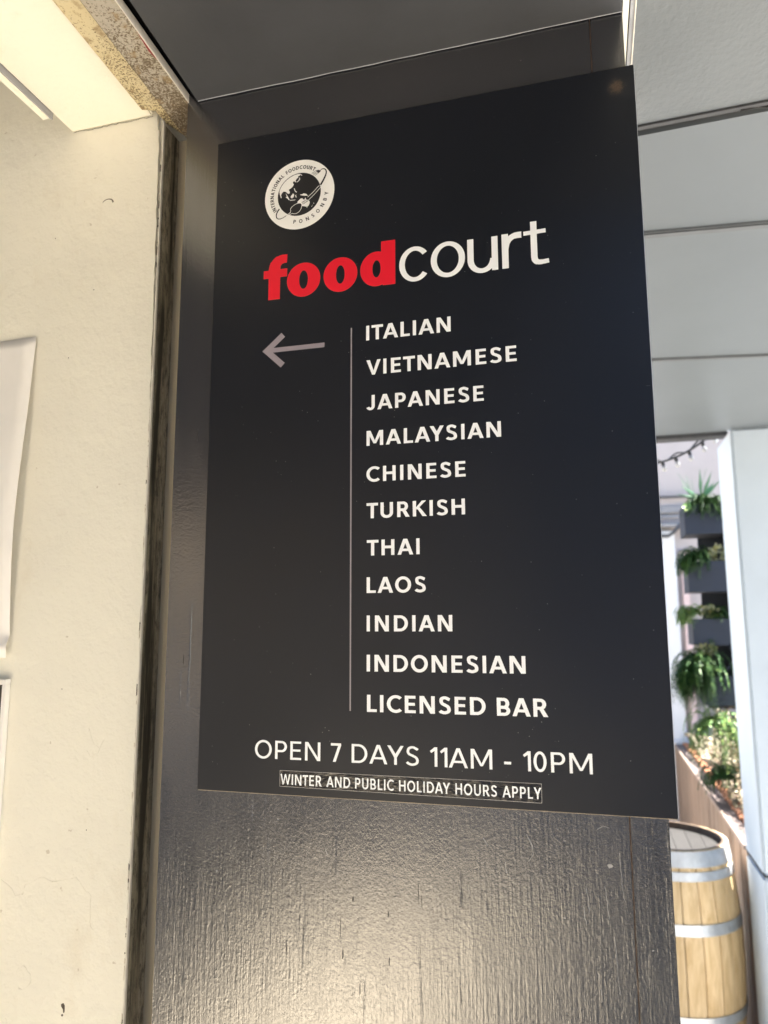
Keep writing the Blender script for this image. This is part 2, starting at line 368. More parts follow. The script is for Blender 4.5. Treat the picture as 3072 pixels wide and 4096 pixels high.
for x, z, w_, h_ in ((.204, 1.348, .0022, .010), (.201, 1.379, .0008, .022), (.217, 1.412, .0018, .008), (.262, 1.400, .0016, .007), (.263, 1.345, .0014, .012), (.300, 1.43, .0008, .022), (.304, 1.42, .0006, .016), (.226, 1.31, .0012, .014), (.35, 1.32, .0010, .02), (.13, 1.345, .0012, .016), (.09, 1.39, .0007, .02), (-.02, 2.02, .0008, .016), (-.012, 2.25, .0012, .008), (-.03, 1.70, .0007, .012)):
    w_, h_ = w_ * .55, h_ * .75
    ps = [(x + w_ * rw.uniform(.3, 1) * math.cos(k * .785), z + h_ * rw.uniform(.4, 1) * math.sin(k * .785)) for k in range(8)]
    MB().elev(ps, .0041, .0045).build('gouge', 'gouge', col)

# soffit above the column
sof = thing('soffit_box', 'dark grey painted soffit boxed in above the charcoal column', 'soffit')
MB().plan([(-0.012, -0.55), (0.590, -0.55), (0.590, 0.003), (-0.040, 0.003)], 2.5535, 2.80).build('underside_board', 'soffit', sof, bevel=0.001)
MB().tube([(-0.038 + i * .0314, 0.0018, 2.5532 + rnd.uniform(-.0006, .0006)) for i in range(21)], 0.0007, 5).build('caulk_line', 'steel_trim', sof)
# edge trims right of the soffit
tr = thing('ceiling_edge_trim', 'pale metal and cream strips edging the dark soffit at the top right', 'trim')
MB().box(0.5925, 0.6005, -0.55, 0.30, 2.572, 2.70).build('cream_strip', 'cream', tr)
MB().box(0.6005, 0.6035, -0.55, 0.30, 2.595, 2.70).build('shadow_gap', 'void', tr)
MB().box(0.6035, 0.6095, -0.55, 0.30, 2.582, 2.70).build('steel_strip', 'steel_trim', tr)
MB().box(0.6095, 0.6110, -0.55, 0.30, 2.578, 2.70).build('white_bead', 'bead', tr)

# ------------------------------------------------------------------ cream shop wall on the left
cw = thing('cream_wall', 'cream painted plaster wall with chipped right edge beside the column', 'wall')
pts = [(-3.2, 0.0)]
z = 0.0
while z < 2.545:
    base = -0.117 if z < 2.0 else -0.117 - (z - 2.0) * 0.012
    pts.append((base + rnd.uniform(-0.0014, 0.0008), z)); z += rnd.uniform(0.006, 0.018)
pts += [(-0.126, 2.54), (-0.1275, 2.566), (-0.1285, 2.89), (-3.2, 2.89)]
MB().elev(pts, 0.030, 0.036).build('plaster_face', 'cream', cw)
MB().box(-3.2, -0.1215, 0.036, 0.30, 0.0, 2.89).build('wall_core', 'cream', cw)
# raised paint ridges and old repairs
def wp(a, b): return a, b
ridges = [[(-.355, 1.392), (-.345, 1.393), (-.332, 1.382), (-.315, 1.375), (-.302, 1.362), (-.290, 1.366), (-.288, 1.377), (-.258, 1.391), (-.240, 1.386), (-.202, 1.396), (-.186, 1.379), (-.176, 1.373), (-.176, 1.338), (-.169, 1.322)],
          [(-.196, 1.60), (-.186, 1.578), (-.176, 1.574), (-.168, 1.585), (-.178, 1.566), (-.190, 1.560), (-.198, 1.575)],
          [(-.292, 1.262), (-.281, 1.272), (-.270, 1.262), (-.268, 1.250), (-.278, 1.240), (-.290, 1.243)],
          [(-.305, 1.20), (-.300, 1.186), (-.290, 1.184), (-.270, 1.196)], [(-.305, 1.196), (-.302, 1.165), (-.290, 1.147), (-.268, 1.143)],
          [(-.345, 1.33), (-.338, 1.334), (-.330, 1.325), (-.336, 1.316), (-.344, 1.32)]]
for rd in ridges:
    fine = []
    for a, b in zip(rd, rd[1:]):
        for t in (0, .33, .66): fine.append((a[0] + (b[0] - a[0]) * t + rnd.uniform(-.0012, .0012), 0.0299, a[1] + (b[1] - a[1]) * t + rnd.uniform(-.0012, .0012)))
    MB().tube(fine, [rnd.uniform(.00015, .00045) for _ in fine], 6).build('paint_ridge', 'cream', cw, smooth=True)
def chip(x, z, w, h, n=9, y=0.0297):
    ps = [(x + w * rnd.uniform(.5, 1) * math.cos(2 * math.pi * i / n), z + h * rnd.uniform(.5, 1) * math.sin(2 * math.pi * i / n)) for i in range(n)]
    MB().elev(ps, y, 0.031).build('chip', 'chip', cw)
for a in ((-.213, 1.2275, .0035, .0045), (-.2105, 1.2235, .0022, .006), (-.213, 1.215, .002, .002), (-.207, 1.20, .0012, .0012), (-.27, 2.17, .001, .001), (-.245, 1.655, .001, .0012), (-.23, 2.28, .0012, .001), (-.31, 2.38, .001, .001), (-.19, 1.46, .0008, .001)): chip(*a)
arc = [(-.213 + .010 * math.cos(t), .0298, 2.427 + .007 * math.sin(t)) for t in [R(160 - 20 * i) for i in range(9)]]
MB().tube(arc, [.0003 + .00012 * i for i in range(9)], 5).build('scratch', 'chip', cw)
for i in range(60):
    zz = rnd.uniform(1.15, 2.5)
    h = rnd.uniform(.001, .008) ** 1.0
    MB().elev([(-.1182 - rnd.uniform(0, .0006), zz - h), (-.1176, zz - h * .6), (-.1175, zz + h * .7), (-.1184 - rnd.uniform(0, .0006), zz + h)], .0294, .0305).build('edge_chip', 'creamedge' if i % 3 else 'chip', cw)
bm_ = thing('cream_beam', 'cream painted beam running overhead from the wall towards the street', 'beam')
MB().plan([(-0.2885, -0.55), (-0.100, -0.55), (-0.132, 0.0), (-0.1345, 0.0295), (-0.2895, 0.0295)], 2.5665, 2.88).build('boxing', 'cream', bm_, bevel=0.003)
cr = [(-0.286 + 0.150 * i / 26, 0.0288, 2.5660 + rnd.uniform(-.0014, .0014)) for i in range(27)]
MB().tube(cr, 0.00035, 5).build('crack', 'chip', bm_)
bt = thing('wall_batten', 'short cream batten fixed to the side of the cream beam, with a grey strip added as its shade', 'batten')
MB().box(-0.304, -0.2915, -0.55, -0.022, 2.556, 2.568).build('lath', 'cream', bt, bevel=0.001)
MB().box(-0.2915, -0.2888, -0.55, -0.018, 2.557, 2.574).build('shadow_strip', 'greypipe', bt)  # grey strip added in place of the batten's shaded side

# overhead track: two grimy flanges with a groove
tk = thing('door_track', 'grimy yellow and rust speckled steel door track overhead between beam and soffit', 'door track')
def skew(x, y): return x - 0.038 * y, y
MB().plan([skew(-0.1395, -0.55), skew(-0.1035, -0.55), skew(-0.1035, 0.082), skew(-0.118, 0.045), skew(-0.120, 0.012), skew(-0.1395, 0.004)], 2.5600, 2.5655).build('flange', 'rust', tk, bevel=0.0006)
MB().plan([skew(-0.1015, -0.55), skew(-0.0565, -0.55), skew(-0.0565, 0.008), skew(-0.064, 0.018), skew(-0.064, 0.092), skew(-0.1015, 0.092)], 2.5560, 2.5625).build('flange', 'rust_grey', tk, bevel=0.0006)
MB().plan([skew(-0.1035, -0.55), skew(-0.1015, -0.55), skew(-0.1015, 0.092), skew(-0.1035, 0.092)], 2.572, 2.60).build('groove_lining', 'void', tk)
MB().plan([skew(-0.1035, -0.55), skew(-0.1018, -0.55), skew(-0.1018, 0.085), skew(-0.1035, 0.085)], 2.5588, 2.5655).build('lip', 'void', tk)
MB().plan([skew(-0.0565, -0.55), skew(-0.0555, -0.55), skew(-0.0555, 0.006), skew(-0.0565, 0.006)], 2.5552, 2.5700).build('lip', 'bead', tk)
MB().plan([skew(-0.0585, -0.125), skew(-0.0566, -0.14), skew(-0.0566, -0.085), skew(-0.060, -0.105)], 2.5552, 2.5561).build('red_paint_mark', 'redpaint', tk)
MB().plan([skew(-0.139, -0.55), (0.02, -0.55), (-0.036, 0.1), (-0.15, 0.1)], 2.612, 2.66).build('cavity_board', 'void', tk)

# recess between the wall and the column
jb = thing('door_jamb', 'grimy grey and tan door jamb in the gap between cream wall and column', 'door jamb')
MB().box(-0.1213, -0.1172, 0.0365, 0.096, 0.0, 2.552).build('jamb_strip', 'grime', jb)
MB().box(-0.1180, -0.1158, 0.0310, 0.0352, 0.0, 2.556).build('corner_bead', 'bead', jb)
MB().box(-0.1172, -0.0600, 0.0800, 0.100, 0.0, 2.552).build('back_strip', 'tan', jb)
MB().box(-0.0900, -0.0860, 0.0790, 0.0799, 0.0, 2.552).build('back_rib', 'tan', jb)

# posters on the cream wall
sh = MB(); nx, nz = 14, 30
for i in range(nx + 1):
    for j in range(nz + 1):
        u, w = i / nx, j / nz
        lift = 0.0005 + (u ** 4) * (0.012 * math.sin(math.pi * min(1, w * 1.02)) ** .8 + 0.002) + 0.0012 * math.sin(9 * w + 4 * u) * u
        zz = 1.700 + 0.511 * w; xr = -0.3405 + 0.0085 * w - .002 * math.sin(6 * w)
        if u > .9 and w < .04: lift += .008 * (u - .9) * 10
        sh.v.append((-0.75 + (xr + 0.75) * u, 0.0295 - lift, zz))
for i in range(nx):
    for j in range(nz): sh.f.append((i * (nz + 1) + j, (i + 1) * (nz + 1) + j, (i + 1) * (nz + 1) + j + 1, i * (nz + 1) + j + 1))
po = sh.build('paper_poster', 'paper', smooth=True)
so = po.modifiers.new('thickness', 'SOLIDIFY'); so.thickness = 0.0006; so.offset = 0
tag(po, 'blank white paper poster curling off the cream wall, upper of the two', 'poster')
fp = thing('framed_picture', 'dark brown picture in a thin white frame below the paper poster', 'picture')
MB().box(-0.68, -0.3440, 0.0225, 0.0295, 1.20, 1.6595).build('print', 'picture', fp)
for a in ((-0.69, -0.3365, 0.0195, 0.0298, 1.6600, 1.6680), (-0.3435, -0.3365, 0.0195, 0.0298, 1.20, 1.6598), (-0.69, -0.3365, 0.0195, 0.0298, 1.192, 1.1998)):
    MB().box(*a).build('frame', 'frame', fp, bevel=0.0008)

# ------------------------------------------------------------------ ceiling to the right
ce = thing('veranda_ceiling', 'grey painted veranda ceiling of sheets and battens right of the sign', 'ceiling')
def yl(x, a, b): return a + b * x
X0, X1 = 0.6115, 1.9
def strip(y0, s0, y1, s1, z0, z1, mat, nm, bev=0.0):
    MB().plan([(X0, y0 + s0 * X0), (X1, y0 + s0 * X1), (X1, y1 + s1 * X1), (X0, y1 + s1 * X0)], z0, z1).build(nm, mat, ce, bevel=bev)
strip(-0.55, 0, 0.384, -0.045, 2.620, 2.70, 'render_grey', 'plaster_panel')
strip(0.3842, -0.045, 0.405, -0.045, 2.630, 2.70, 'groove', 'joint_strip')
strip(0.3725, -0.045, 0.3838, -0.045, 2.616, 2.6198, 'groove', 'joint_lip', 0.001)
strip(0.4052, -0.045, 0.660, 0.10, 2.620, 2.70, 'panel_grey', 'ceiling_sheet')
strip(0.6602, 0.10, 0.684, 0.10, 2.612, 2.70, 'batten', 'batten', 0.004)
strip(0.6842, 0.10, 1.470, 0.16, 2.620, 2.70, 'panel_grey', 'ceiling_sheet')
strip(1.4702, 0.16, 1.494, 0.16, 2.613, 2.70, 'batten', 'batten', 0.004)
strip(1.4942, 0.16, 2.70, 0.0, 2.620, 2.70, 'panel_grey', 'ceiling_sheet')
MB().box(X0, 1.163, 2.7002, 2.79, 2.604, 2.70).build('fascia', 'groove', ce, bevel=0.006)
crk = [(0.80 + .014 * i, 0.349 - .0006 * i + rnd.uniform(-.004, .004), 2.617) for i in range(12)]
MB().tube(crk, [rnd.uniform(.001, .004) for _ in crk], 5).build('crack', 'void', ce)
# upper roof deck so that no daylight falls straight through the ceiling
rf = tag(MB().box(-3.2, 1.9, -0.55, 2.70, 2.90, 3.00).build('roof_deck', 'asphalt'), 'dark flat roof deck above the veranda and the cream wall', 'roof')
tag(MB().box(-3.2, 1.9, -0.595, -0.5505, 2.60, 3.00).build('roof_fascia', 'soffit'), 'dark fascia board along the street edge of the veranda', 'fascia')

# ------------------------------------------------------------------ pillar
pi = thing('white_pillar', 'white rendered pillar at the right edge with grey shaded side', 'pillar')
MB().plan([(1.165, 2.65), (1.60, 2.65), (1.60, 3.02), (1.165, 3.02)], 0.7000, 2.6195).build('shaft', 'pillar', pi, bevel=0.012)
MB().plan([(1.168, 2.653), (1.597, 2.653), (1.597, 3.017), (1.168, 3.017)], 0.6935, 0.6998).build('base_joint', 'groove', pi)
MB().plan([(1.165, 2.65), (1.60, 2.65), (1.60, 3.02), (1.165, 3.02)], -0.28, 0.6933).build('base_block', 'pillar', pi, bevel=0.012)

# ------------------------------------------------------------------ courtyard wall and its fittings
bw = thing('courtyard_wall', 'pinkish grey rendered wall at the back of the courtyard', 'wall')
def wx_(x): return 0.515 + (x - 0.515) * 1.186
def wz_(z): return 1.75 + (z - 1.75) * 1.186
def wbox(x0, x1, d0, d1, z0, z1): return MB().box(wx_(x0), wx_(x1), 6.1 - d0, 6.1 - d1, wz_(z0), wz_(z1))
MB().box(-1.5, 3.6, 6.1, 6.25, -0.28, 3.70).build('render_face', 'backwall', bw)
wbox(0.6, 1.150, .045, .0005, 0.90, 2.430).build('wall_sheet', 'whitepanel', bw, bevel=0.004)
wbox(1.185, 1.228, .055, .0005, 0.90, 2.28).build('corner_strip', 'pink', bw, bevel=0.003)
wbox(0.6, 1.29, .10, .0005, 2.452, 2.480).build('ledge', 'greypipe', bw, bevel=0.004)
wbox(0.6, 1.27, .03, .0005, 2.565, 2.615).build('ledge', 'greypipe', bw, bevel=0.004)
wbox(0.6, 1.165, .07, .0005, 0.870, 0.905).build('sill', 'whitepanel', bw, bevel=0.004)
for zz, mt, r_, lab in ((2.685, 'blackpipe', .013, 'thin black conduit pipe along the top of the courtyard wall'), (2.535, 'greypipe', .011, 'grey conduit pipe between the two ledges of the courtyard wall')):
    tag(MB().tube([(wx_(0.6), 6.06, wz_(zz)), (wx_(1.35), 6.06, wz_(zz))], r_, 8).build('conduit', mt, smooth=True), lab, 'pipe')
tag(MB().tube([(wx_(x), 6.0, wz_(z)) for x, z in ((0.6, 2.385), (1.10, 2.385), (1.14, 2.41), (1.20, 2.475))], .015, 8).build('conduit', 'blackpipe', smooth=True), 'black conduit pipe bending up under the lower wall ledge', 'pipe')
wl = thing('string_lights', 'black cable of small bulbs strung under the veranda edge', 'string lights')
cpts = []
for i in range(25):
    t = i / 24
    cpts.append((0.86 + 0.30 * t, 2.98 - .06 * t, 2.545 + 0.145 * t - 0.030 * math.sin(math.pi * t)))
MB().tube(cpts, .006, 6).build('cable', 'cable', wl, smooth=True)
MB().tube([(x, y + .02, z + .012 + .01 * math.sin(x * 60)) for x, y, z in cpts], .0045, 6).build('cable', 'cable', wl, smooth=True)
for i in (3, 8, 13, 18, 22):
    x, y, z = cpts[i]
    MB().tube([(x, y, z), (x + .006, y, z - .022)], .009, 8).build('bulb_holder', 'cable', wl)
    MB().tube([(x + .006, y, z - .022), (x + .008, y, z - .032), (x + .010, y, z - .044), (x + .012, y, z - .052)], [.006, .012, .012, .004], 8).build('bulb', 'bulb', wl, smooth=True)

# ------------------------------------------------------------------ garden bed
gb = thing('garden_bed', 'raised timber garden bed of weathered brown planks behind the barrel', 'garden bed')
y = 3.025
while y < 6.09:
    w = min(rnd.uniform(0.085, 0.10), 6.095 - y)
    MB().box(1.170 + rnd.uniform(0, .003), 1.192, y, y + w - 0.003, -0.28, 0.700).build('plank', 'plank', gb, bevel=0.002)
    y += w
MB().box(1.158, 1.172, 3.025, 6.03, 0.7005, 0.7220).build('rim_edge', 'rimedge', gb, bevel=0.003)
MB().box(1.1725, 1.235, 3.025, 6.03, 0.7005, 0.7190).build('rim_board', 'rim', gb, bevel=0.003)
MB().box(1.193, 3.2, 3.025, 6.09, -0.28, 0.700).build('soil', 'soil', gb)

def ico(mb, c, r, sq=(1, 1, 1), seed=None):
    bmx = bmesh.new(); bmesh.ops.create_icosphere(bmx, subdivisions=1, radius=1)
    a = rnd.uniform(0, 6.28); vs = []
    for v in bmx.verts:
        x, y_, z_ = v.co.x * sq[0] * r, v.co.y * sq[1] * r, v.co.z * sq[2] * r
        vs.append((c[0] + x * math.cos(a) - y_ * math.sin(a), c[1] + x * math.sin(a) + y_ * math.cos(a), c[2] + z_))
    fs = [tuple(v.index for v in f.verts) for f in bmx.faces]
    bmx.free(); mb.add(vs, fs)
def bedz(x, y): return 0.715 + 0.10 * max(0, min(1, (y - 3.3) / 1.2)) + 0.03 * math.sin(9 * x + 5 * y)
peb = MB()
for i in range(3600):
    x = 1.245 + rnd.random() ** 1.6 * 0.9; y = rnd.uniform(3.12, 6.0)
    ico(peb, (x, y, bedz(x, y) + rnd.uniform(-.004, .012)), rnd.uniform(.008, .019), (1, rnd.uniform(.6, 1), rnd.uniform(.5, .8)))
tag(peb.build('pebbles', 'pebble', smooth=True), 'mixed cream and brown pebbles covering the garden bed', 'pebbles', kind='stuff')
ter = MB()
for i in range(380):
    y = rnd.uniform(3.12, 6.0); x = 1.236 + abs(rnd.gauss(0, .02))
    ico(ter, (x, y, 0.722 + rnd.uniform(0, .012)), rnd.uniform(.010, .020), (1, rnd.uniform(.6, 1), .6))
tag(ter.build('terracotta_chips', 'terracotta', smooth=True), 'terracotta chips along the inner rim of the garden bed', 'chips', kind='stuff')

def leaf(mb, p, d, up, L, w):
    d = d.normalized(); s_ = d.cross(up)
    s_ = s_.normalized() if s_.length > 1e-4 else Vector((1, 0, 0))
    mid = p + d * L * .5 + up * L * .04; tip = p + d * L
    mb.add([p, mid - s_ * w, tip, mid + s_ * w], [(0, 1, 2), (0, 2, 3)])
dry = MB()
for i in range(7000):
    x = 1.25 + rnd.random() ** 1.3 * 0.5; y = rnd.uniform(3.15, 4.75)
    hmax = 0.06 + 0.42 * math.exp(-((y - 4.05) / .42) ** 2) * (0.55 + .45 * math.sin(7 * x + 2 * y) ** 2)
    p = Vector((x, y, bedz(x, y) + rnd.random() ** .7 * hmax))
    d = Vector((rnd.gauss(0, 1), rnd.gauss(0, 1), rnd.gauss(.5, .6)))
    leaf(dry, p, d, Vector((rnd.gauss(0, .4), rnd.gauss(0, .4), 1)).normalized(), rnd.uniform(.014, .036), rnd.uniform(.004, .010))
tag(dry.build('dry_ground_cover', 'dry'), 'dry brown and cream ground cover piled on the garden bed', 'ground cover', kind='stuff')

def fern(name, label, c, nf, L, spread, droop, mat, seed, aim=(0, 0, 1), leaflet=.026, cat='fern', group='ferns in the planter tower'):
    rr = random.Random(seed); mb = MB(); st = MB()
    for k in range(nf):
        d = Vector((rr.gauss(0, spread), rr.gauss(0, spread), abs(rr.gauss(.5, .4)))) + Vector(aim)
        d.normalize(); p = Vector(c) + Vector((rr.uniform(-.03, .03), rr.uniform(-.03, .03), 0)); n = 13; l = L * rr.uniform(.55, 1.1); path = [p.copy()]
        for i in range(n):
            d = (d + Vector((0, 0, -droop * (i + 1) / n)) ).normalized(); p = p + d * l / n; path.append(p.copy())
            s_ = d.cross(Vector((0, 0, 1)))
            s_ = s_.normalized() if s_.length > .05 else Vector((1, 0, 0))
            ll = leaflet * (1 - .55 * i / n) * rr.uniform(.8, 1.2)
            for sg in (-1, 1):
                dd = (s_ * sg + d * .6 + Vector((rr.gauss(0, .2), rr.gauss(0, .2), rr.gauss(0, .25))))
                leaf(mb, p, dd, Vector((0, 0, 1)), ll, ll * .22)
                leaf(mb, p - d * l / n * .5, dd + Vector((rr.gauss(0, .3), 0, rr.gauss(0, .3))), Vector((0, 0, 1)), ll * .9, ll * .2)
        st.tube(path, .0011, 3, caps=False)
    t = thing(name, label, cat, group=group)
    mb.build('fronds', mat, t); st.build('stems', mat, t)
    return t

# ------------------------------------------------------------------ planter tower
pt = thing('planter_tower', 'tall dark frame of stacked blue grey planter boxes beside the white pillar', 'planter')
boxes = [(1.098, 1.352, 2.280, 2.462), (1.100, 1.352, 1.928, 2.115), (1.106, 1.362, 1.612, 1.768), (1.150, 1.388, 1.262, 1.436)]
for x0, x1, z0, z1 in boxes:
    b0 = MB().box(x0, x1, 3.900, 3.914, z0, z1).build('planter_box', 'box', pt, bevel=0.002)
    MB().box(x0, x0 + .014, 3.9145, 4.16, z0, z1).build('side_board', 'box', b0)
    MB().box(x0 + .0145, x1, 3.9145, 4.16, z0, z0 + .012).build('base_board', 'boxdark', b0)
    MB().box(x0 + .0145, x1, 3.9145, 4.155, z0 + .0125, z1 - .03).build('soil', 'soil', b0)
MB().box(1.352, 1.440, 3.905, 3.93, 1.20, 2.50).build('side_post', 'box', pt, bevel=0.002)
MB().box(1.20, 1.440, 4.1605, 4.175, 1.22, 2.46).build('back_board', 'boxdark', pt)
MB().box(1.425, 1.440, 3.9305, 4.16, 1.20, 2.50).build('side_board', 'boxdark', pt)
MB().elev([(1.255, 1.452), (1.268, 1.446), (1.35, 1.52), (1.35, 1.545)], 3.93, 3.95).build('brace', 'box', pt)
MB().elev([(1.30, 1.60), (1.352, 1.525), (1.352, 1.545), (1.318, 1.60)], 3.93, 3.95).build('brace', 'box', pt)

fern('fern', 'bushy dark green fern in the top planter box', (1.235, 3.98, 2.455), 190, .17, .95, .45, 'fern', 11, (-.15, -.25, .35))
fern('broad_leaf_plant', 'pale blue green plant with upright strap leaves above the top fern', (1.19, 4.02, 2.50), 7, .21, .35, .05, 'bluegreen', 12, (0, 0, 1.2), .012, 'plant', None)
bl = MB()
for (dx, dz, L) in ((-.02, 1, .20), (-.5, .35, .16), (-.8, .2, .16), (.55, .55, .17), (.35, .9, .19), (.85, .9, .15), (.95, 1.3, .14)):
    p = Vector((1.215, 4.0, 2.505)); d = Vector((dx, -.25, dz)).normalized(); s_ = Vector((d.z, 0, -d.x)).normalized() * .011
    bl.add([p, p + d * L * .45 - s_, p + d * L, p + d * L * .45 + s_, p + d * L * .45 + Vector((0, -.004, 0))], [(0, 1, 4), (1, 2, 4), (4, 2, 3), (0, 4, 3)])
tag(bl.build('aloe', 'bluegreen'), 'blue green spiky leaves rising above the top planter box', 'plant')
fern('fern.001', 'fern spilling left from the second planter box gap from the top', (1.16, 3.95, 2.135), 120, .17, .75, .65, 'fern', 21, (-.75, -.4, .05))
fern('fern.002', 'pale fern reaching left from the third planter box', (1.13, 3.95, 1.80), 60, .15, .6, .5, 'fern_pale', 31, (-.95, -.3, .15))
fern('fern.003', 'small dark fern in the middle gap left of the pillar', (1.245, 3.95, 1.80), 34, .10, .8, .5, 'fern', 41, (.2, -.4, .25))
fern('fern.004', 'large green fern hanging from the lowest planter box onto the bed', (1.145, 3.93, 1.48), 220, .30, .42, .95, 'fern', 51, (-.30, -.30, -.15), .038)
fern('fern.005', 'pale green trailing fern at the foot of the planter tower', (1.20, 3.90, 1.16), 70, .34, .55, 1.0, 'fern_pale', 61, (-.15, -.45, .0), .032)
fern('fern.006', 'green fern growing on the bed left of the tower foot', (1.235, 3.86, .86), 60, .20, .7, .5, 'fern', 71, (-.1, -.2, .4), .03)
def sprig(label, c, n, r, mat, seed, sz=(.014, .024)):
    rr = random.Random(seed); mb = MB()
    for i in range(n):
        d = Vector((rr.gauss(0, 1), rr.gauss(0, .8), rr.gauss(0, 1))).normalized()
        p = Vector(c) + Vector((d.x * r[0], d.y * r[1], d.z * r[2])) * rr.random() ** .5
        leaf(mb, p, d + Vector((0, -.4, .5)), Vector((rr.gauss(0, .5), -1, .6)).normalized(), rr.uniform(*sz), rr.uniform(.006, .010))
    tag(mb.build('variegated_plant', mat), label, 'plant')
sprig('yellow and cream leaved plant in the second gap of the planter tower', (1.28, 3.93, 2.055 + .10), 130, (.055, .04, .055), 'variegated', 5)
sprig('bright yellow leaved plant in the third gap of the planter tower', (1.205, 3.93, 1.81), 120, (.06, .04, .035), 'variegated', 6)
sprig('pale leaved plant above the large hanging fern', (1.165, 3.90, 1.585), 120, (.06, .04, .035), 'variegated', 8)
sprig('lime green sprig hanging over the corner of the top planter box', (1.115, 3.885, 2.445), 40, (.02, .02, .02), 'fern_pale', 9)
sprig('pale cream leaved plant at the foot of the tower near the pillar', (1.37, 3.80, 1.10), 260, (.07, .06, .12), 'variegated', 10)

# ------------------------------------------------------------------ wine barrel
ba = thing('wine_barrel', 'oak wine barrel with grey metal hoops standing behind the column', 'barrel')
BX, BY, BT, BH, BB = 0.827, 3.130, 0.718, 0.499, -0.280
def prof(z):
    t = (z - (BT - BH)) / BH; return 0.2725 + (0.3180 - 0.2725) * (1 - t * t)
NS = 24
for k in range(NS):
    a0 = 2 * math.pi * k / NS + .10; a1 = a0 + 2 * math.pi / NS - 0.014
    mb = MB(); nz_ = 14; na = 3
    for j in range(nz_ + 1):
        z_ = BB + (BT - BB) * j / nz_
        for i in range(na + 1):
            a = a0 + (a1 - a0) * i / na
            r_ = prof(z_) + (0.0 if 0 < i < na else -0.0018) + k % 3 * .0005
            mb.v.append((BX + r_ * math.cos(a), BY + r_ * math.sin(a), z_))
    off = len(mb.v)
    for j in range(nz_ + 1):
        z_ = BB + (BT - BB) * j / nz_
        for i in range(na + 1):
            a = a0 + (a1 - a0) * i / na; r_ = prof(z_) - .022
            mb.v.append((BX + r_ * math.cos(a), BY + r_ * math.sin(a), z_))
    W_ = na + 1
    for j in range(nz_):
        for i in range(na):
            q = j * W_ + i
            mb.f.append((q, q + 1, q + W_ + 1, q + W_)); mb.f.append((off + q, off + q + W_, off + q + W_ + 1, off + q + 1))
        mb.f.append((j * W_, (j + 1) * W_, off + (j + 1) * W_, off + j * W_))
        mb.f.append((j * W_ + na, off + j * W_ + na, off + (j + 1) * W_ + na, (j + 1) * W_ + na))
    for i in range(na):
        q = nz_ * W_ + i; mb.f.append((q, q + 1, off + q + 1, off + q)); mb.f.append((i, off + i, off + i + 1, i + 1))
    mb.build('stave', 'stave', ba, smooth=False)
for z0, z1 in ((0.650, 0.716), (0.594, 0.632), (0.371, 0.418), (-0.005, 0.040), (-0.195, -0.157), (-0.278, -0.214)):
    mb = MB(); n = 72; prs = [(z0, .0015), (z0, .0045), (z1, .0045), (z1, .0015)]
    for i in range(n):
        a = 2 * math.pi * i / n
        for z_, o_ in prs:
            r_ = prof(z_) + o_; mb.v.append((BX + r_ * math.cos(a), BY + r_ * math.sin(a), z_))
    for i in range(n):
        for j in range(3): mb.f.append((i * 4 + j, ((i + 1) % n) * 4 + j, ((i + 1) % n) * 4 + j + 1, i * 4 + j + 1))
    mb.build('hoop', 'hoop', ba, smooth=False)
mb = MB(); n = 72
for i in range(n):
    a = 2 * math.pi * i / n
    for r_, z_ in ((.2640, BT - .0005), (.2640, BT + .002), (.2500, BT + .002), (.2500, BT - .03)): mb.v.append((BX + r_ * math.cos(a), BY + r_ * math.sin(a), z_))
for i in range(n):
    for j in range(3): mb.f.append((i * 4 + j, ((i + 1) % n) * 4 + j, ((i + 1) % n) * 4 + j + 1, i * 4 + j + 1))
mb.build('chime', 'chime', ba)
for k in range(7):
    x0 = -0.245 + k * 0.07; x1 = min(x0 + 0.068, 0.245)
    ys = [math.sqrt(max(0, .246 ** 2 - x * x)) for x in (x0, (x0 + x1) / 2, x1)]
    xs = (x0, (x0 + x1) / 2, x1)
    MB().plan([(BX + x, BY - y_) for x, y_ in zip(xs, ys)] + [(BX + x, BY + y_) for x, y_ in zip(xs[::-1], ys[::-1])], BT - .045, BT - .028).build('head_board', 'head', ba)

# ------------------------------------------------------------------ sign
ZT = 2.47158
sg = thing('menu_sign', 'black food court sign listing cuisines with a left arrow, on the charcoal column', 'sign')
MB().box(0.0, 0.600, 0.0, 0.0042, ZT - 0.940, ZT).build('board', 'sign', sg, bevel=0.0007)

MB().box(0.001, 0.599, 0.0010, 0.0042, ZT - 0.9408, ZT - 0.9401).build('lower_edge', 'tan_edge', sg)  # thin tan strip along the lower edge of the board
MB().box(0.6001, 0.6007, 0.0004, 0.0040, ZT - 0.939, ZT - 0.001).build('right_edge', 'alu_edge', sg)

def stroke(pts, w):          # mitred ribbon along a polyline -> quads
    n = len(pts); L, Rr = [], []
    for i in range(n):
        a = pts[max(i - 1, 0)]; b = pts[min(i + 1, n - 1)]; p = pts[i]
        d0 = (p[0] - a[0], p[1] - a[1]) if i > 0 else (b[0] - p[0], b[1] - p[1])
        d1 = (b[0] - p[0], b[1] - p[1]) if i < n - 1 else d0
        def nn(d):
            l = math.hypot(*d) or 1; return (-d[1] / l, d[0] / l)
        n0, n1 = nn(d0), nn(d1); m = (n0[0] + n1[0], n0[1] + n1[1]); l = math.hypot(*m) or 1; m = (m[0] / l, m[1] / l)
        k = 1 / max(.35, m[0] * n0[0] + m[1] * n0[1])
        ww = (w[i] if isinstance(w, (list, tuple)) else w) * .5 * k
        L.append((p[0] + m[0] * ww, p[1] + m[1] * ww)); Rr.append((p[0] - m[0] * ww, p[1] - m[1] * ww))
    return [[L[i], Rr[i], Rr[i + 1], L[i + 1]] for i in range(n - 1)]
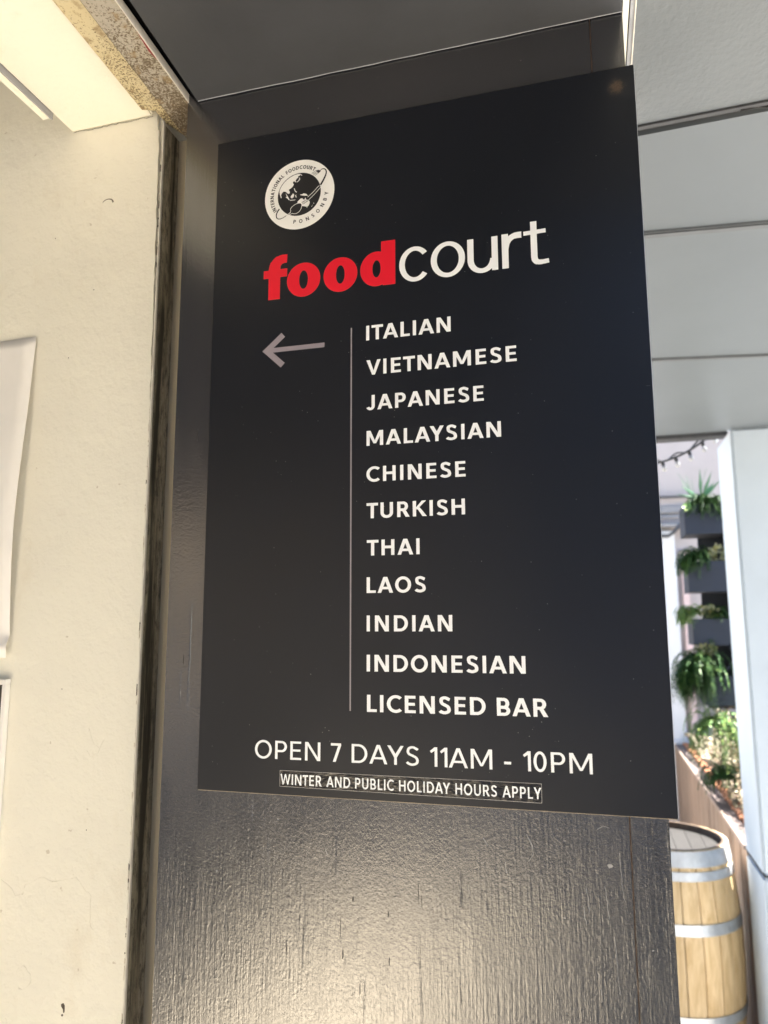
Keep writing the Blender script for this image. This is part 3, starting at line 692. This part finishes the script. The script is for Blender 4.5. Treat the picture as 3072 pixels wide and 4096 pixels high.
def earc(cx, cy, rx, ry, a0, a1, n=20): return [(cx + rx * math.cos(R(a0 + (a1 - a0) * i / n)), cy + ry * math.sin(R(a0 + (a1 - a0) * i / n))) for i in range(n + 1)]
def spline(ps, n=5):
    out = []
    P = [ps[0]] + list(ps) + [ps[-1]]
    for i in range(1, len(P) - 2):
        for k in range(n):
            t = k / n; q = []
            for c in (0, 1):
                p0, p1, p2, p3 = P[i - 1][c], P[i][c], P[i + 1][c], P[i + 2][c]
                q.append(.5 * (2 * p1 + (p2 - p0) * t + (2 * p0 - 5 * p1 + 4 * p2 - p3) * t * t + (3 * p1 - p0 - 3 * p2 + p3) * t ** 3))
            out.append(tuple(q))
    out.append(tuple(ps[-1])); return out
def ringq(cx, cy, ro, ri, n=56, a0=0, a1=360):
    o = earc(cx, cy, ro[0], ro[1], a0, a1, n); i_ = earc(cx, cy, ri[0], ri[1], a0, a1, n)
    return [[o[k], i_[k], i_[k + 1], o[k + 1]] for k in range(n)]
FX = dict(T=1.08, L=1.22, E=1.18, F=1.15, H=1.12, N=1.14, M=1.13, A=1.11, V=1.07, W=1.12, Y=1.09, K=1.14, O=1.06, C=1.12, D=1.13, U=1.10, J=1.15, P=1.14, R=1.14, B=1.13, S=1.20)
def glyph(c, w):
    fx = FX.get(c, 1)
    a, g, l, rr = glyph0(c, w / fx ** .9)
    return a * fx, [[[(p[0] * fx, p[1]) for p in q] for q in grp] for grp in g], l, rr
def glyph0(c, w):
    """strokes of a geometric sans capital, cap height 1, stem w; returns width, list of polygon groups, left and right side slack"""
    h = w / 2; hh = w * .46; wh = w * .90
    def leg(x0, x1, ww=None):   # slanted leg from foot centre x0 to head centre x1
        k = (ww or w) * .54; return [[(x0 - k, 0), (x0 + k, 0), (x1 + k, 1), (x1 - k, 1)]]
    if c == 'I': return w, [[[(0, 0), (w, 0), (w, 1), (0, 1)]]], 0, 0
    if c == 'T': return .72, [stroke([(0, 1 - hh), (.72, 1 - hh)], wh), stroke([(.36, 0), (.36, 1 - wh)], w)], .09, .09
    if c == 'L': return .50, [stroke([(h, 0), (h, 1)], w), stroke([(w, hh), (.50, hh)], wh)], 0, .05
    if c == 'E': return .56, [stroke([(h, 0), (h, 1)], w)] + [stroke([(w, y), (x, y)], wh) for y, x in ((hh, .56), (.51, .52), (1 - hh, .55))], 0, .02
    if c == 'F': return .54, [stroke([(h, 0), (h, 1)], w)] + [stroke([(w, y), (x, y)], wh) for y, x in ((.48, .50), (1 - hh, .54))], 0, .05
    if c == 'H': return .76, [stroke([(h, 0), (h, 1)], w), stroke([(.76 - h, 0), (.76 - h, 1)], w), stroke([(w, .52), (.76 - w, .52)], wh)], 0, 0
    if c == 'N': return .80, [stroke([(h, 0), (h, 1)], w), stroke([(.80 - h, 0), (.80 - h, 1)], w), [[(.0 + w * .1, 1), (w * 1.22, 1), (.80 - w * .1, 0), (.80 - w * 1.22, 0)]]], 0, 0
    if c == 'M': return 1.0, [stroke([(h, 0), (h, 1)], w), stroke([(1 - h, 0), (1 - h, 1)], w), [[(w * .1, 1), (w * 1.25, 1), (.5 + w * .42, .14), (.5 - w * .42, .14)]], [[(1 - w * .1, 1), (.5 + w * .42, .14), (.5 - w * .42, .14), (1 - w * 1.25, 1)]]], 0, 0
    if c == 'A': return .92, [leg(w * .54, .46 - w * .06), leg(.92 - w * .54, .46 + w * .06), stroke([(.22, .30), (.70, .30)], wh * .9)], .09, .09
    if c == 'V': return .90, [[[(0, 1), (w * 1.1, 1), (.45 + w * .45, 0), (.45 - w * .45, 0)]], [[(.90, 1), (.45 + w * .45, 0), (.45 - w * .45, 0), (.90 - w * 1.1, 1)]]], .09, .09
    if c == 'W': return 1.28, [[[(0, 1), (w * 1.08, 1), (.34 + w * .42, 0), (.34 - w * .42, 0)]], [[(.64 - w * .45, 1), (.64 + w * .45, 1), (.34 + w * .42, 0), (.34 - w * .42, 0)]],
                               [[(.64 - w * .45, 1), (.64 + w * .45, 1), (.94 + w * .42, 0), (.94 - w * .42, 0)]], [[(1.28 - w * 1.08, 1), (1.28, 1), (.94 + w * .42, 0), (.94 - w * .42, 0)]]], .08, .08
    if c == 'Y': return .84, [stroke([(.42, 0), (.42, .46)], w), [[(0, 1), (w * 1.15, 1), (.42 + h, .46), (.42 - h, .38)]], [[(.84, 1), (.42 + h, .38), (.42 - h, .46), (.84 - w * 1.15, 1)]]], .10, .10
    if c == 'K': return .78, [stroke([(h, 0), (h, 1)], w), [[(.76, 1), (.76 - w * 1.25, 1), (w * .9, .56), (w * 1.2, .42)]], [[(.80, 0), (.80 - w * 1.3, 0), (w * 1.25, .53), (w * 1.75, .66)]]], 0, .06
    if c == 'O' or c == 'Q': return .98, [ringq(.49, .5, (.49, .515), (.49 - w, .515 - wh))], .04, .04
    if c == '0': return .66, [ringq(.33, .5, (.33, .51), (.33 - w, .51 - wh))], .03, .03
    if c == 'C': return .80, [ringq(.49, .5, (.49, .515), (.49 - w, .515 - wh), 44, 48, 312)], .04, .05
    if c == 'D': return .80, [stroke([(h, 0), (h, 1)], w), stroke([(w, hh), (.34, hh)], wh), stroke([(w, 1 - hh), (.34, 1 - hh)], wh), ringq(.34, .5, (.46, .5), (.46 - w, .5 - wh), 30, -90, 90)], 0, .04
    if c == 'U': return .76, [stroke([(h, .33), (h, 1)], w), stroke([(.76 - h, .33), (.76 - h, 1)], w), ringq(.38, .33, (.38, .345), (.38 - w, .345 - wh), 30, 180, 360)], 0, 0
    if c == 'J': return .50, [stroke([(.50 - h, .28), (.50 - h, 1)], w), ringq(.24, .28, (.26, .295), (.26 - w, .295 - wh), 24, 205, 360)], .02, 0
    if c in 'PRB':
        top = [stroke([(h, 0), (h, 1)], w)]
        lo = .44 if c == 'P' else .47; cyy = (1 + lo) / 2 - wh * 0; ry = (1 - lo) / 2 + wh * .25; cyy = 1 - ry
        rx = .29
        top += [stroke([(w, 1 - hh), (.34, 1 - hh)], wh), stroke([(w, 1 - 2 * ry + hh), (.34, 1 - 2 * ry + hh)], wh), ringq(.34, cyy, (rx, ry), (rx - w, ry - wh), 24, -90, 90)]
        if c == 'P': return .63, top, 0, .04
        if c == 'R': return .70, top + [[[(.72, 0), (.72 - w * 1.22, 0), (.26, .46), (.26 + w * 1.15, .46)]]], 0, .04
        ry2 = 1 - 2 * ry + wh; ry2 /= 2
        top += [stroke([(w, hh), (.36, hh)], wh), ringq(.36, ry2, (.31, ry2), (.31 - w, ry2 - wh), 24, -90, 90)]
        return .67, top, 0, .03
    if c == 'S':
        a = w * .5
        ps = [(.575 - a * .3, .83 - a * .1), (.50, .93 - a), (.33, 1.015 - a), (.16, .945 - a * .75), (.035 + a, .74), (.10 + a * .8, .60), (.31, .515), (.50 - a * .5, .42), (.60 - a, .275), (.52 - a * .5, .07 + a * .8), (.30, -.015 + a), (.13, .04 + a * .9), (.02 + a * .5, .17 + a * .1)]
        return .60, [stroke(spline(ps), w * .95)], .03, .03
    if c == '1': return .40, [stroke([(.40 - h, 0), (.40 - h, 1)], w), [[(.0, .80), (.02 + w * .35, .70), (.40 - w * .5, .86), (.40 - w, 1.0)]]], .02, .08
    if c == '7': return .60, [stroke([(0, 1 - hh), (.60, 1 - hh)], wh), [[(.60, 1 - wh * .98), (.60 - w * 1.1, 1 - wh * .98), (.12, 0), (.12 + w * 1.12, 0)]]], .04, .06
    if c == '-': return .36, [stroke([(0, .36), (.36, .36)], wh)], 0, 0
    return .12, [], 0, 0
def layout(s, x0, x1, w, cap, wx=1.0, base=.27):
    gl = [glyph(c, w / wx if False else w) for c in s]
    tot = sum(g[0] for g in gl) * cap * wx
    gaps = []
    for a, b, ca, cb in zip(gl, gl[1:], s, s[1:]):
        g = base
        if ca != ' ' and cb != ' ': g -= (a[3] + b[2]); g -= .05 if (ca in 'TVY' and cb in 'A') or (ca == 'A' and cb in 'TVYW') else 0
        gaps.append(g)
    slack = (x1 - x0 - tot); k = slack / (sum(gaps) * cap) if gaps else 1
    out = []; x = x0
    for i, g in enumerate(gl):
        out.append((x, g)); x += g[0] * cap * wx + (gaps[i] * cap * k if i < len(gaps) else 0)
    return out
YF = -0.00012
def flat(name, groups, mat, parent, layer=1, T=None, smooth=False, cy=None):
    """groups of polygons in sign millimetres (x right, z down from the top) laid as thin vinyl on the board"""
    mb = MB()
    for gi, g in enumerate(groups):
        y = YF - layer * 0.00016 - (gi % 6) * 0.00002
        for poly in g:
            vs = [(p[0] / 1000, y, ZT - p[1] / 1000) for p in poly]
            ar = sum(vs[i][0] * vs[(i + 1) % len(vs)][2] - vs[(i + 1) % len(vs)][0] * vs[i][2] for i in range(len(vs)))
            if ar < 0: vs = vs[::-1]
            mb.add(vs, [tuple(range(len(vs)))])
    return mb.build(name, mat, parent)
def text_line(s, x0, x1, zb, cap, w, mat, parent, wx=1.0, name='text_line', layer=1, slope=0.0, base=.27):
    groups = []
    for x, g in layout(s, x0, x1, w, cap, wx, base):
        for grp in g[1]:
            groups.append([[(x + p[0] * cap * wx, zb - p[1] * cap + slope * (x - x0)) for p in poly] for poly in grp])
    o = flat(name, groups, mat, parent, layer); o['label'] = 'lettering ' + s.lower() ; return o

LINES = [('ITALIAN', 235.2, 352.6, 339.0, 21), ('VIETNAMESE', 235.6, 437.7, 388.5, 21), ('JAPANESE', 235.6, 394.2, 437.7, 20.6), ('MALAYSIAN', 235.8, 415.2, 487.0, 20.5),
         ('CHINESE', 235.6, 368.6, 536.1, 20.4), ('TURKISH', 235.8, 366.9, 585.1, 20.4), ('THAI', 236.2, 307.1, 634.3, 20.5), ('LAOS', 236.0, 314.6, 683.0, 20.4),
         ('INDIAN', 236.0, 348.0, 732.2, 20.3), ('INDONESIAN', 236.0, 436.8, 782.8, 21), ('LICENSED BAR', 236.4, 461.3, 833.0, 21.2)]
for s, a, b, zb, cap in LINES: text_line(s, a, b, zb, cap, .215, 'white_vinyl', sg, base=.22)
text_line('OPEN 7 DAYS 11AM - 10PM', 82.8, 510.0, 896.0, 23.0, .150, 'white_vinyl', sg, name='opening_hours', base=.24)
flat('divider_line', [[[(213.0, 318.4), (214.9, 318.4), (215.0, 832.4), (213.1, 832.4)]]], 'line', sg)
ar = stroke([(112.6, 317.2), (87.5, 338.8), (112.6, 362.0)], 8.6)
flat('arrow', [ar, [[(92, 335.2), (174.7, 335.2), (174.7, 342.0), (92, 342.0)]]], 'lilac', sg)
# red word
def red(grow, mat, layer):
    g = grow
    gs = [ringq(142.2, 238, (25.1 + g, 25.3 + g), (7.0 - g, 14.2 - g)), ringq(197.4, 237.8, (24.8 + g, 25.3 + g), (6.7 - g, 14.0 - g)),
          ringq(250.2, 236.6, (23.4 + g, 25.2 + g), (6.2 - g, 12.9 - g)),
          [[(257.2 - g, 197.6 - g), (276.8 + g, 197.6 - g), (276.8 + g, 261.7 + g), (259.6 - g, 261.7 + g), (257.2 - g, 252)]],
          [[(88.6 - g, 222), (106.0 + g, 222), (106.0 + g, 262.2 + g), (88.6 - g, 262.2 + g)]],
          [[(80.7 - g, 217.6 - g), (116.6 + g, 217.6 - g), (116.6 + g, 229.2 + g), (80.7 - g, 229.2 + g)]]]
    hook = stroke(spline([(97.3, 223), (97.3, 215.5), (99.4, 208.4), (105.2, 203.4), (112, 202.2), (116.6, 202.4)], 6), [17.4 + 2 * g] * 6 + [17.0 + 2 * g] * 6 + [15.2 + 2 * g] * 6 + [13 + 2 * g] * 6 + [12 + 2 * g] * 6 + [12 + 2 * g])
    gs.append(hook)
    return gs
flat('red_word_edge', red(0.28, 'red_edge', 1), 'red_edge', sg, 1)['label'] = 'pale outline of the red word food'
flat('red_word', red(0, 'red_vinyl', 2), 'red_vinyl', sg, 2.0)['label'] = 'red lettering food'
wc = [ringq(304.6, 237.0, (22.0, 25.4), (14.0, 19.2), 48, 39, 321),
      ringq(350.2, 236.6, (23.4, 25.6), (15.0, 19.4)),
      stroke([(381.1, 212.8), (381.1, 243)], 8.4), ringq(396.2, 243, (19.3, 19.6), (10.9, 13.0), 26, 0, 180), stroke([(413.4, 213), (413.4, 260.6)], 8.2),
      stroke([(427.1, 212.2), (427.1, 260.6)], 8.6), stroke(spline([(427.5, 234), (429.2, 226.5), (433.5, 219.5), (440, 216.1), (448.8, 215.9)], 6), [8] * 6 + [7.6] * 6 + [8.0] * 6 + [8.6] * 6 + [9.2]),
      stroke([(464.6, 199.8), (464.6, 250)], 8.2), stroke([(451.4, 215.3), (480.2, 214.6)], 5.8), stroke(spline([(464.6, 249), (465.6, 254.2), (469.2, 257.1), (475, 257.6), (483.2, 256.8)], 6), [8.2] * 6 + [7.6] * 6 + [6.6] * 6 + [6.2] * 6 + [6.2])]
flat('white_word', wc, 'white_vinyl', sg, 1)['label'] = 'white lettering court'
# taped strip
sk = MB().add([(0.1190, YF - .0002, ZT - .9295), (0.4508, YF - .0002, ZT - .9312), (0.4512, YF - .0002, ZT - .9094), (0.1188, YF - .0002, ZT - .9098)], [(0, 1, 2, 3)]).build('taped_strip', 'tape', sg)
sk['label'] = 'glossy taped strip reading winter and public holiday hours apply'
text_line('WINTER AND PUBLIC HOLIDAY HOURS APPLY', 119.8, 450.6, 927.0, 13.0, .185, 'white_vinyl', sk, wx=.74, name='strip_lettering', layer=3, base=.24)
for a, b in (((118.8, 909.8), (451.2, 909.4)), ((451.0, 909.4), (450.8, 931.2)), ((119.0, 929.5), (450.8, 931.2)), ((119.0, 909.8), (119.0, 929.5))):
    flat('tape_edge', [stroke([a, b], .55)], 'tape_edge', sk, 4)

# round logo
CX, CZ = 133.8, 105.7
lg = flat('logo', [[[(CX + x, CZ + y) for x, y in earc(0, 0, 53.9, 53.9, 0, 360, 96)[:-1]]]], 'logo_cream', sg, 1)
lg['label'] = 'round cream food court logo with a globe, fork and spoon'
def lz(p): return (CX + p[0], CZ - p[1])
flat('globe', [[[lz(p) for p in earc(0, 0, 33.2, 33.2, 0, 360, 80)[:-1]]]], 'black_vinyl', lg, 2)
CONT = [
 [(-31.2, 9.1), (-30.2, 12.5), (-28.0, 17.0), (-24.3, 22.0), (-19.8, 25.9), (-13.8, 29.5), (-7.7, 31.8), (-1.7, 32.4), (2.1, 31.6), (-0.1, 28.9), (-2.4, 28.6), (-1.6, 26.9), (-4.6, 24.8), (-6.0, 22.3), (-4.9, 20.5), (-6.2, 19.9), (-7.5, 21.8), (-9.8, 21.5), (-10.1, 19.2), (-8.6, 17.5), (-9.7, 14.6), (-12.3, 12.0), (-14.9, 10.9), (-16.4, 9.6), (-14.5, 6.3), (-14.8, 4.0), (-17.1, 3.5), (-19.4, 5.6), (-20.9, 7.4), (-24.7, 8.4), (-27.0, 6.1), (-28.5, 3.3), (-27.6, 0.1), (-28.0, -2.1), (-29.2, 0.4), (-30.4, 4.4)],
 [(0.7, 26.5), (1.1, 23.4), (-0.7, 21.0), (-3.7, 19.3), (-4.5, 20.2), (-2.3, 21.3), (-0.4, 23.7), (-0.4, 25.9)],
 [(2.1, 31.6), (4.4, 29.3), (3.7, 28.7), (1.8, 30.1)], [(-8.5, 11.3), (-7.0, 10.3), (-6.2, 7.1), (-3.5, 4.4), (-3.9, 3.3), (-6.2, 4.9), (-7.7, 7.8)],
 [(-21.7, 7.1), (-20.5, 4.2), (-18.5, 0.9), (-16.2, -3.3), (-14.7, -5.9), (-16.2, -6.4), (-18.5, -3.3), (-21.2, -1.4), (-19.3, -0.5)],
 [(-14.6, -6.6), (-10.1, -7.0), (-5.6, -7.4), (-5.6, -8.1), (-10.1, -8.1), (-14.2, -7.8)], [(-13.2, -0.8), (-9.5, 3.2), (-7.6, 0.5), (-8.7, -3.1), (-10.9, -4.6), (-13.2, -3.1)],
 [(-6.4, -0.4), (-4.2, 0.0), (-4.9, -1.4), (-3.8, -3.9), (-4.9, -4.5), (-6.0, -2.0)], [(1.1, -0.5), (4.1, -0.7), (7.0, 0.4), (10.8, -1.0), (13.8, -4.2), (10.8, -4.1), (7.8, -3.6), (4.8, -2.7), (2.6, -1.9)],
 [(-2.9, -13.9), (-2.2, -11.0), (0.4, -8.7), (2.7, -6.8), (5.3, -7.3), (6.4, -9.0), (8.3, -9.7), (9.7, -6.5), (10.9, -9.3), (13.9, -11.4), (16.2, -13.2), (16.6, -16.3), (15.1, -19.8), (12.6, -21.7), (8.8, -20.3), (5.1, -19.3), (3.5, -16.4), (1.3, -13.8), (-1.0, -13.8)],
 [(11.4, -22.2), (13.3, -22.5), (12.4, -23.5)], [(22.5, -16.2), (23.5, -17.8), (22.2, -19.1)], [(21.4, -19.4), (19.6, -22.8), (19.2, -22.0), (20.7, -20.0)]]
flat('continent', [[[lz(p) for p in c]] for c in CONT], 'logo_cream', lg, 3)
def pl(ps, w, n=6): return [[lz(p) for p in q] for q in stroke(spline(ps, n), w)]
flat('globe_outline', [[[lz(p) for p in q] for q in ringq(0, 0, (33.4, 33.4), (32.7, 32.7), 60)]], 'black_vinyl', lg, 4)
H = [(32.0, 31.8), (35.7, 33.8), (39.4, 32.7), (41.5, 28.8), (40.6, 23.3), (37.7, 17.0), (33.0, 9.1)]
hw = [1.0 + 2.0 * min(1, i / 24) for i in range(31)] + [3.0] * 10
k = len(spline(H)); flat('fork', [pl(H, hw[:k], 5) if False else [[lz(p) for p in q] for q in stroke(spline(H), [0.9 + 1.9 * i / (k - 1) for i in range(k)])],
     [[lz(p) for p in [(25.3, 32.8), (29.0, 33.3), (32.9, 31.9), (32.4, 30.0), (29.6, 28.0), (30.6, 27.8)][:5]]]] +
     [pl([a, b], .55, 1) for a, b in (((25.9, 33.0), (19.0, 29.4)), ((27.3, 31.2), (20.4, 27.9)), ((28.7, 29.6), (21.8, 26.5)), ((30.6, 28.4), (23.9, 25.3)))], 'black_vinyl', lg, 4)
flat('fork_outline', [pl([(31.2, 8.2), (28.6, 6.6), (21.2, -0.5), (13.1, -6.7)], .8), pl([(33.4, 6.6), (31.9, 4.4), (24.2, -3.3), (15.4, -10.8), (13.2, -12.4)], .8)], 'logo_cream', lg, 4)
flat('fork_tine', [pl([a, b], .45, 1) for a, b in (((3.9, -13.5), (12.8, -9.4)), ((4.3, -14.4), (12.4, -10.8)), ((5.2, -15.9), (14.0, -12.0)), ((5.8, -16.8), (14.3, -12.7)))], 'black_vinyl', lg, 4)
SH = [(-11.5, -27.2), (-18.0, -29.5), (-24.8, -33.0), (-30.8, -33.9), (-34.6, -31.4), (-35.1, -26.0), (-33.3, -21.8), (-30.7, -18.0)]
k = len(spline(SH)); flat('spoon', [[[lz(p) for p in q] for q in stroke(spline(SH), [0.55 + 1.5 * (i / (k - 1)) for i in range(k)])]], 'black_vinyl', lg, 4)
SB = [(-19.5, -30.2), (-14.2, -27.2), (-12.8, -24.8), (-12.9, -21.3), (-10.7, -17.9), (-5.5, -14.9), (0.5, -14.0), (3.9, -15.7), (4.3, -19.6), (2.2, -25.2), (-2.3, -29.0), (-6.7, -29.4), (-11.3, -28.6), (-18.6, -31.8)]
flat('spoon_bowl', [[[lz(p) for p in spline(SB[1:-1])]]], 'black_vinyl', lg, 4)
flat('spoon_outline', [pl(SB, .85)], 'logo_cream', lg, 5)
def around(s, a0, a1, rad, cap, inward, w=.15):
    gs = []
    n = len(s)
    wd = [glyph(c, w)[0] if c != ' ' else .55 for c in s]; cum = 0; pos = []
    gap = .30; tot = sum(wd) + gap * (n - 1)
    for q in wd: pos.append((cum + q / 2) / tot); cum += q + gap
    for c, t, q in zip(s, pos, wd):
        a = R(a0 + (a1 - a0) * t)
        for grp in glyph(c, w)[1]:
            out = []
            for poly in grp:
                pp = []
                for x, y in poly:
                    x = (x - q / 2) * cap * .88; y = (y - .5) * cap
                    if inward: tx, ty, rx, ry = -math.sin(a), math.cos(a), -math.cos(a), -math.sin(a)      # top towards the centre
                    else: tx, ty, rx, ry = math.sin(a), -math.cos(a), math.cos(a), math.sin(a)
                    pp.append(lz((rad * math.cos(a) + x * tx + y * rx, rad * math.sin(a) + x * ty + y * ry)))
                out.append(pp)
            gs.append(out)
    return gs
flat('ring_lettering', around('INTERNATIONAL FOODCOURT', 210.5, 55.5, 42.6, 5.6, False, .24), 'black_vinyl', lg, 2)['label'] = 'ring lettering international foodcourt'
flat('ring_lettering', around('PONSONBY', -103, -2, 42.2, 5.8, True, .22), 'black_vinyl', lg, 2)['label'] = 'ring lettering ponsonby'
